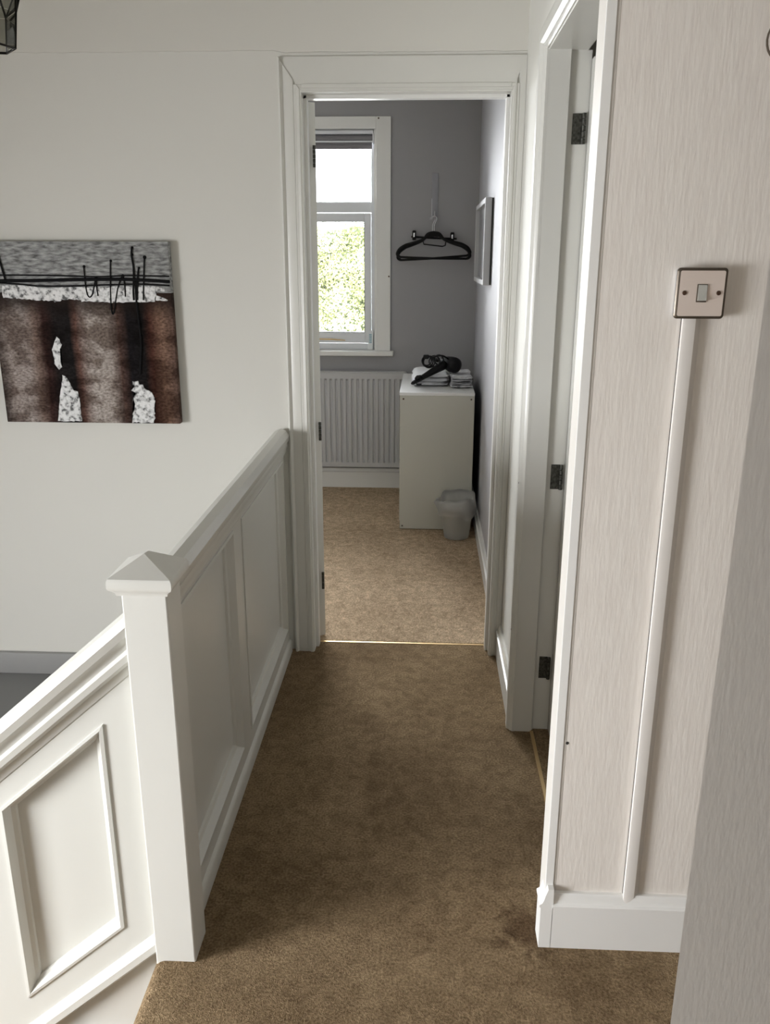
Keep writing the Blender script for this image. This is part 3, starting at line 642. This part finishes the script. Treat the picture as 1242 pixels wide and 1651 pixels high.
# sill card
cd = thing('small_card', 'small white card with pale blue print leaning at the right end of the window sill', 'card', (-0.35, F+0.03, 0.912))
bm = BM(); prism(bm, [(-0.378, F+0.036, 0.914), (-0.343, F+0.020, 0.914), (-0.338, F+0.022, 1.034), (-0.362, F+0.042, 1.034)], (0.0, 0.002, 0)); finish(bm, 'card', M_card, cd)
for k in range(6):
    z = 0.958+k*0.010; bm = BM(); prism(bm, [(-0.366, F+0.0305, z), (-0.349, F+0.0225, z), (-0.349, F+0.0225, z+0.005), (-0.366, F+0.0305, z+0.005)], (0.0, -0.002, 0)); finish(bm, 'print_line', M_print, cd)
# radiator
rd = thing('radiator', 'long white ribbed panel radiator under the bedroom window', 'radiator', (-0.8, F-0.06, 0.16))
yr = F-0.075; xa, xb, za, zb = -1.50, -0.125, 0.158, 0.782
bm = BM(); pitch_ = 0.0348; x = xb-0.022; xsr = []; prof = [(xb, 0.0)]
cols = [(xb, 0)]
while x-pitch_ > xa+0.01:
    cols += [(x, 0.0), (x-0.005, 0.013), (x-0.012, 0.013), (x-0.017, 0.0)]
    x -= pitch_
cols.append((xa, 0))
zs = [(za, 0), (za+0.030, 0), (za+0.042, 1), (zb-0.055, 1), (zb-0.043, 0), (zb-0.006, 0), (zb, -1)]
G = [[bm.verts.new((cx_, yr+(d*k if k > 0 else (0.006 if k < 0 else 0)), z)) for cx_, d in cols] for z, k in zs]
for i in range(len(G)-1):
    for j in range(len(cols)-1): bm.faces.new((G[i][j], G[i][j+1], G[i+1][j+1], G[i+1][j]))
box(bm, (xa, yr+0.012, za), (xb, yr+0.05, zb-0.002), 0.003)
finish(bm, 'front_panel', M_rad, rd, True)
bx('side_cap', (xb-0.002, yr-0.001, za+0.01), (xb+0.006, yr+0.055, zb), M_rad, rd, 0.002)
bx('top_grille', (xa, yr+0.0, zb-0.003), (xb, yr+0.055, zb+0.004), M_rad, rd, 0.002)
bx('wall_bracket', (xb-0.25, yr+0.045, za+0.05), (xb-0.22, F-0.002, zb-0.05), M_rad, rd)
bx('wall_bracket', (xa+0.22, yr+0.045, za+0.05), (xa+0.25, F-0.002, zb-0.05), M_rad, rd)
bm = BM(); tube(bm, [(xa-0.03, yr+0.03, 0.0), (xa-0.03, yr+0.03, za+0.02), (xa+0.002, yr+0.03, za+0.03)], 0.008, 10); finish(bm, 'valve_pipe', M_chrome, rd, True)
# chest of drawers (end panel to the camera, drawers facing left)
ch = thing('chest_of_drawers', 'plain white chest of drawers standing end-on beside the radiator', 'chest of drawers', (0.066, 4.98, 0))
cx0, cx1, cy0, cy1, H = -0.137, 0.270, 4.562, 5.335, 0.785
bx('side_panel', (cx0+0.004, cy0, 0.006), (cx1, cy0+0.018, H-0.016), M_chest, ch, 0.0012)
bx('side_panel', (cx0+0.004, cy1-0.018, 0.006), (cx1, cy1, H-0.016), M_chest, ch, 0.0012)
bx('top', (cx0-0.002, cy0-0.002, H-0.016), (cx1+0.001, cy1+0.002, H), mat('white_chest_top_lit', (0.80, 0.80, 0.78), 0.35), ch, 0.0015)  # lighter copy of the chest white, light on the top painted in
bx('back_panel', (cx1-0.004, cy0+0.018, 0.02), (cx1-0.001, cy1-0.018, H-0.017), M_chestback_gap, ch)
bx('plinth', (cx0+0.03, cy0+0.018, 0.0), (cx0+0.045, cy1-0.018, 0.05), M_chest, ch)
for k in range(4):
    z = 0.052+k*0.180
    dr = bx('drawer', (cx0, cy0+0.004, z), (cx0+0.018, cy1-0.004, z+0.176), M_chest, ch, 0.0015)
    bm = BM(); box(bm, (cx0+0.018, cy0+0.025, z+0.02), (cx1-0.02, cy1-0.025, z+0.14)); finish(bm, 'drawer_box', M_chest, dr)
for x, z in ((cx0+0.020, H-0.035), (cx1-0.018, H-0.035), (cx0+0.018, 0.024)):
    bm = BM(); lathe(bm, [(0.005, 0.001), (0.005, -0.0008), (0.002, -0.0012)], (x, cy0, z), 'Y', 12); finish(bm, 'screw_cap', M_screw if z > 0.5 and x < 0 else M_edge, ch, True)
# waste bin
bn = thing('waste_bin', 'translucent white plastic waste bin with a liner in front of the chest of drawers', 'bin', (0.186, 4.46, 0))
bcx, bcy = 0.186, 4.440
bm = BM(); lathe(bm, [(0.002, 0.003), (0.060, 0.003), (0.067, 0.006), (0.070, 0.02), (0.086, 0.175), (0.092, 0.182), (0.090, 0.186), (0.084, 0.180), (0.068, 0.02), (0.003, 0.010)], (bcx, bcy, 0), 'Z', 40, cap=False); finish(bm, 'bucket', M_bin, bn, True)
bm = BM(); seg = 60; rings = []
rr = random.Random(3); ph = [rr.uniform(0, 6.28) for _ in range(8)]
def wob(a, k): return sum(sin(a*(i+2)+ph[i]+k*0.8)/(i+1.5) for i in range(6))
for i, (r, h, am) in enumerate([(0.070, 0.06, 0.0), (0.082, 0.15, 0.001), (0.0845, 0.180, 0.002), (0.086, 0.222, 0.009), (0.098, 0.240, 0.013), (0.110, 0.212, 0.008), (0.108, 0.165, 0.004), (0.099, 0.138, 0.006)]):
    ring = []
    for k in range(seg):
        a = 2*pi*k/seg; w_ = wob(a, i)*am
        e = 0.022 if (2.9 < a < 3.4 and 4 <= i <= 5) else 0
        zz = h+w_*(1.0 if i > 2 else 0.2)+(0.012*cos(a-0.6) if i in (3, 4) else 0)+(0.010*sin(a*3+1) if i == 7 else 0)
        ring.append((bcx+min((r+w_*0.45+e)*cos(a), 0.100), bcy+(r+w_*0.45)*sin(a), zz))
    rings.append(ring)
loft(bm, rings, cap=False); finish(bm, 'bin_liner', M_bag, bn, 'all')

# towels and cloths on the chest
def folded(name, label, cat, x0, x1, y0, y1, z0, layers, th, m, group=None, wave=0.004, seed=1, rot=0.0):
    t = thing(name, label, cat, ((x0+x1)/2, (y0+y1)/2, z0), group); q = random.Random(seed)
    for k in range(layers):
        bm = BM(); nx, ny = 16, 12; top = []; bot = []; z = z0+k*th
        ex = q.uniform(-0.006, 0.006); ey = q.uniform(-0.004, 0.004); p1, p2 = q.uniform(0, 6), q.uniform(0, 6)
        cxm, cym = (x0+x1)/2, (y0+y1)/2
        def pt(u, v, s):
            edge = (1-abs(2*u-1)**7)*(1-abs(2*v-1)**7)
            hh = th*0.5*(1+s*max(edge, 0)**0.5*0.96)
            wv = wave*(0.5*sin(u*7+p1)+0.5*sin(v*6+p2))*(1 if s > 0 or k > 0 else 0)
            X, Y = x0+ex+(x1-x0)*u-cxm, y0+ey+(y1-y0)*v-cym
            X += 0.004*sin(v*9+p1); Y += 0.004*sin(u*8+p2)
            return (cxm+X*cos(rot)-Y*sin(rot), cym+X*sin(rot)+Y*cos(rot), z+hh+max(wv, -0.001 if k == 0 else -9))
        for s, arr in ((1, top), (-1, bot)):
            for j in range(ny+1): arr.append([bm.verts.new(pt(i/nx, j/ny, s)) for i in range(nx+1)])
        for j in range(ny):
            for i in range(nx):
                bm.faces.new((top[j][i], top[j][i+1], top[j+1][i+1], top[j+1][i])); bm.faces.new((bot[j][i], bot[j+1][i], bot[j+1][i+1], bot[j][i+1]))
        for i in range(nx):
            bm.faces.new((top[0][i], bot[0][i], bot[0][i+1], top[0][i+1])); bm.faces.new((top[ny][i], top[ny][i+1], bot[ny][i+1], bot[ny][i]))
        for j in range(ny):
            bm.faces.new((top[j][0], top[j+1][0], bot[j+1][0], bot[j][0])); bm.faces.new((top[j][nx], bot[j][nx], bot[j+1][nx], top[j+1][nx]))
        finish(bm, 'fold', m, t, 'all')
    return t
folded('folded_cloth', 'grey and white folded cotton cloth at the right of the chest top', 'cloth', 0.145, 0.266, 4.72, 5.12, H+0.001, 4, 0.016, M_cloth, seed=4)
folded('folded_towel', 'thick white folded towel on the chest top under the hair dryer', 'towel', -0.080, 0.128, 4.775, 5.15, H+0.001, 3, 0.023, M_towel, seed=5)
# hair dryer
hd = thing('hair_dryer', 'black hair dryer with coiled cord lying across the towels on the chest', 'hair dryer', (0.05, 4.83, H+0.06))
bm = BM()
hA, hB = Vector((-0.078, 4.70, 0.812)), Vector((0.110, 4.84, 0.905))
path = [hA.lerp(hB, t) for t in (0, 0.04, 0.15, 0.35, 0.55, 0.75, 0.9, 1.0)]
tube(bm, path, [0.004, 0.010, 0.013, 0.015, 0.018, 0.022, 0.026, 0.026], 14); finish(bm, 'handle', M_black, hd, 'all')
bm = BM(); ax = Vector((0.55, -0.72, -0.10)).normalized(); c = Vector((0.143, 4.86, 0.905))
t = BM(); lathe(t, [(0.020, -0.085), (0.024, -0.084), (0.028, -0.06), (0.038, -0.03), (0.043, 0.0), (0.045, 0.03), (0.042, 0.05), (0.030, 0.062), (0.012, 0.066), (0.002, 0.066)], (0, 0, 0), 'Z', 28)
q_ = ax.to_track_quat('Z', 'Y').to_matrix(); merge(bm, t, lambda v: q_ @ v + c); bd = finish(bm, 'barrel', M_black, hd, 'all')
bm = BM(); t = BM(); box(t, (-0.036, -0.007, -0.135), (0.036, 0.007, -0.08), 0.005); merge(bm, t, lambda v: q_ @ v + c); finish(bm, 'nozzle', M_black, bd, True)
bm = BM()
for k, (ccx, ccz, r, yy, tilt) in enumerate(((0.012, 0.925, 0.030, 4.80, 0.2), (0.020, 0.922, 0.032, 4.808, 0.5), (0.050, 0.925, 0.030, 4.815, -0.3), (0.006, 0.930, 0.026, 4.792, 0.0), (0.075, 0.932, 0.026, 4.83, 0.3))):
    pts = [(ccx+r*cos(a), yy+r*0.8*sin(a+tilt)*0.8, ccz+r*0.95*sin(a)) for a in [2*pi*i/20 for i in range(20)]]
    tube(bm, pts, 0.0042, 8, closed=True)
tube(bm, smooth_path([(0.04, 4.80, 0.948), (0.07, 4.80, 0.957), (0.10, 4.81, 0.955), (0.13, 4.83, 0.935)]), 0.005, 8)
box(bm, (-0.014, 4.795, 0.938), (0.020, 4.820, 0.962), 0.006)
finish(bm, 'cord', M_black, hd, 'all')
bm = BM(); tube(bm, [(-0.056, 4.712, 0.836), (-0.044, 4.712, 0.846), (-0.028, 4.716, 0.848), (-0.016, 4.72, 0.840)], [0.008, 0.013, 0.013, 0.008], 12); box(bm, (-0.052, 4.708, 0.806), (-0.020, 4.722, 0.812), 0.002); finish(bm, 'plug', M_black, hd, 'all')

# hanging strip with hooks, and the hangers
hs = thing('wall_strip', 'translucent pale strip with a metal hook fixed to the grey bedroom wall', 'wall hook', (0.042, F, 1.72))
bx('strip', (0.022, F-0.006, 1.722), (0.060, F-0.0005, 1.975), M_strap, hs, 0.002)
bm = BM(); tube(bm, smooth_path([(0.041, F-0.007, 1.76), (0.041, F-0.012, 1.73), (0.041, F-0.03, 1.715), (0.041, F-0.045, 1.725), (0.041, F-0.048, 1.745)]), 0.003, 8); finish(bm, 'hook', M_chrome, hs, 'all')
bx('edge_highlight', (0.0215, F-0.008, 1.73), (0.0245, F-0.001, 1.83), M_upvc, hs)
def hanger(label, dx, dy, rot, clips=False):
    t = thing('coat_hanger', label, 'hanger', (0.041+dx, F-0.03-dy, 1.705), 'hangers on the bedroom wall hook')
    cx_, y_, zt = 0.041+dx, F-0.03-dy, 1.640
    ca, sa = cos(rot), sin(rot)
    def rp(p): return (cx_+(p[0])*ca-(p[1]-zt)*sa, y_, zt+(p[0])*sa+(p[1]-zt)*ca)
    if not clips:
        L_ = [(0, zt-0.010), (-0.03, zt-0.014), (-0.055, zt-0.042), (-0.085, zt-0.058), (-0.135, zt-0.074), (-0.160, zt-0.081), (-0.178, zt-0.088), (-0.208, zt-0.108), (-0.222, zt-0.132), (-0.220, zt-0.146), (-0.205, zt-0.156)]
        pts = L_[::-1] + [(-a, b) for a, b in L_[1:]]
        bm = BM(); tube(bm, [rp(p) for p in smooth_path([(a, b, 0) for a, b in pts], 4)], 0.0085, 8)
        tube(bm, [rp(p) for p in ((-0.206, zt-0.156), (-0.1, zt-0.158), (0, zt-0.159), (0.1, zt-0.158), (0.206, zt-0.156))], 0.0068, 8)
        finish(bm, 'hanger_body', M_blackfl, t, 'all')
        bm = BM(); outl = [(-0.062, zt-0.046)] + [(0.056*cos(a), zt-0.040+0.040*sin(a)) for a in [radians(x) for x in (165, 145, 120, 95, 70, 45, 25, 12)]] + [(0.062, zt-0.046), (0.030, zt-0.034), (-0.03, zt-0.034)]
        prism(bm, [Vector(rp(p))+Vector((0, -0.005, 0)) for p in outl], (0, 0.010, 0)); finish(bm, 'hanger_neck', M_blackfl, t)
    else:
        bm = BM(); tube(bm, [rp((-0.140, zt-0.038)), rp((0, zt-0.040)), rp((0.140, zt-0.038))], 0.006, 8); finish(bm, 'hanger_body', M_blackfl, t, 'all')
        bm = BM(); tube(bm, [rp(p) for p in ((-0.07, zt-0.042), (-0.06, zt-0.078), (0.055, zt-0.086), (0.072, zt-0.080), (0.075, zt-0.042))], 0.004, 8); finish(bm, 'lower_bar', M_blackfl, t, 'all')
        for sx in (-0.122, 0.112):
            bm = BM(); p = Vector(rp((sx, zt-0.030))); box(bm, p+Vector((-0.012, -0.010, -0.028)), p+Vector((0.012, 0.008, 0.030)), 0.006); cp = finish(bm, 'clip', M_blackfl, t, True)
            bm = BM(); box(bm, p+Vector((-0.005, -0.014, -0.010)), p+Vector((0.005, -0.009, 0.016)), 0.002); finish(bm, 'clip_spring', M_chrome, cp, True)
    bm = BM(); hk = [(cx_, y_, zt-0.004), (cx_-0.001, y_, zt+0.03), (cx_+0.006, y_, zt+0.052), (cx_+0.014, y_, zt+0.066), (cx_+0.010, y_, zt+0.080), (cx_-0.002, y_, zt+0.086), (cx_-0.014, y_, zt+0.078), (cx_-0.017, y_, zt+0.066)]
    tube(bm, smooth_path(hk, 5), 0.0022, 8); finish(bm, 'hanger_hook', M_chrome, t, 'all')
hanger('front black flocked coat hanger on the bedroom wall, hanging level', 0.000, 0.050, radians(-1.2))
hanger('second black flocked coat hanger, tilted slightly lower on its right, behind the front one', -0.010, 0.026, radians(3.8))
hanger('black trouser hanger with two metal-sprung clips, behind the two coat hangers', 0.0, 0.000, radians(-2.5), clips=True)

# framed picture on the bedroom right wall, seen nearly edge-on
fp = thing('box_frame', 'white deep box frame on the pale bedroom wall, seen nearly edge-on', 'picture frame', (0.31, 4.68, 1.36))
fy0, fy1, fz0, fz1 = 4.235, 5.03, 1.360, 1.762
for a, b in [((fy0, fz0), (fy0+0.024, fz1)), ((fy1-0.024, fz0), (fy1, fz1)), ((fy0+0.024, fz0), (fy1-0.024, fz0+0.024)), ((fy0+0.024, fz1-0.024), (fy1-0.024, fz1))]:
    bx('frame_side', (0.270, a[0], a[1]), (0.302, b[0], b[1]), M_rad, fp, 0.002)
bx('backing', (0.290, fy0+0.02, fz0+0.02), (0.300, fy1-0.02, fz1-0.02), mat('grey_print', (0.25, 0.25, 0.26), 0.4), fp)
bx('frame_gap_shade', (0.300, fy0+0.002, fz0+0.002), (0.3095, fy1-0.002, fz1-0.002), M_chestback_gap, fp)  # dark slab standing in for the shadow gap behind the frame

# ================================================================== OUTSIDE THE WINDOW
bm = BM(); box(bm, (-14, 5.9, -3.0), (12, 30, -2.8)); struct('ground', bm, M_soil)
hg = thing('garden_hedge', 'tall sunlit yellow-green hedge outside the bedroom window', 'hedge', (-0.8, 9.2, -2.8))
q = random.Random(11)
def hedge_y(x, z): return 8.55+0.20*sin(x*2.3+z*1.7)+0.16*sin(x*5.1-z*4.0)+0.07*sin(z*9+x*3)+0.05*sin(x*17+z*6)+0.05*sin(z*21-x*8)+0.25*max(z-1.2, 0)
def hedge_top(x): return 1.86+0.08*sin(x*1.9)+0.05*sin(x*6.3)
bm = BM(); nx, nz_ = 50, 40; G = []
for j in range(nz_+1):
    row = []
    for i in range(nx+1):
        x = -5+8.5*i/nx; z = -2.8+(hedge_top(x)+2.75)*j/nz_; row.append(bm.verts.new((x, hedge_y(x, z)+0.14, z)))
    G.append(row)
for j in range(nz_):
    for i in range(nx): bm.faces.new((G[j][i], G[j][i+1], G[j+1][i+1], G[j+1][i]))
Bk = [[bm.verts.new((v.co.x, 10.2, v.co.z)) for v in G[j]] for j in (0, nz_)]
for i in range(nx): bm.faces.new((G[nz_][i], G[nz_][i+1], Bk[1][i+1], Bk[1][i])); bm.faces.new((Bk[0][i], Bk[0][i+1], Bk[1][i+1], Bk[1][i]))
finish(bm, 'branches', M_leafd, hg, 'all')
vs, fs = [], []
for n_ in range(60000):
    x = q.uniform(-3.2, 2.2)*0.6-0.8; z = q.uniform(0.55, 2.02) if q.random() < 0.8 else q.uniform(-2.8, 0.6)
    if z > hedge_top(x)+q.uniform(-0.15, 0.10): continue
    c = Vector((x, hedge_y(x, z)+q.uniform(-0.05, 0.12), z)); s = q.uniform(0.008, 0.018)
    a = Vector((q.gauss(0, 1), q.gauss(0, 0.6), q.gauss(0, 1))).normalized(); b = a.cross(Vector((q.gauss(0, .7), -1, q.gauss(0, .7)-0.4))).normalized()
    k = len(vs); vs += [c-a*s, c+b*s*0.55, c+a*s*1.1, c-b*s*0.55]; fs.append((k, k+1, k+2, k+3))
me = bpy.data.meshes.new('foliage'); me.from_pydata(vs, [], fs); me.materials.append(M_leaf)
fo = bpy.data.objects.new('foliage', me); C.objects.link(fo); fo.parent = hg; fo.location = -Vector(hg.location); fo['kind'] = 'stuff'
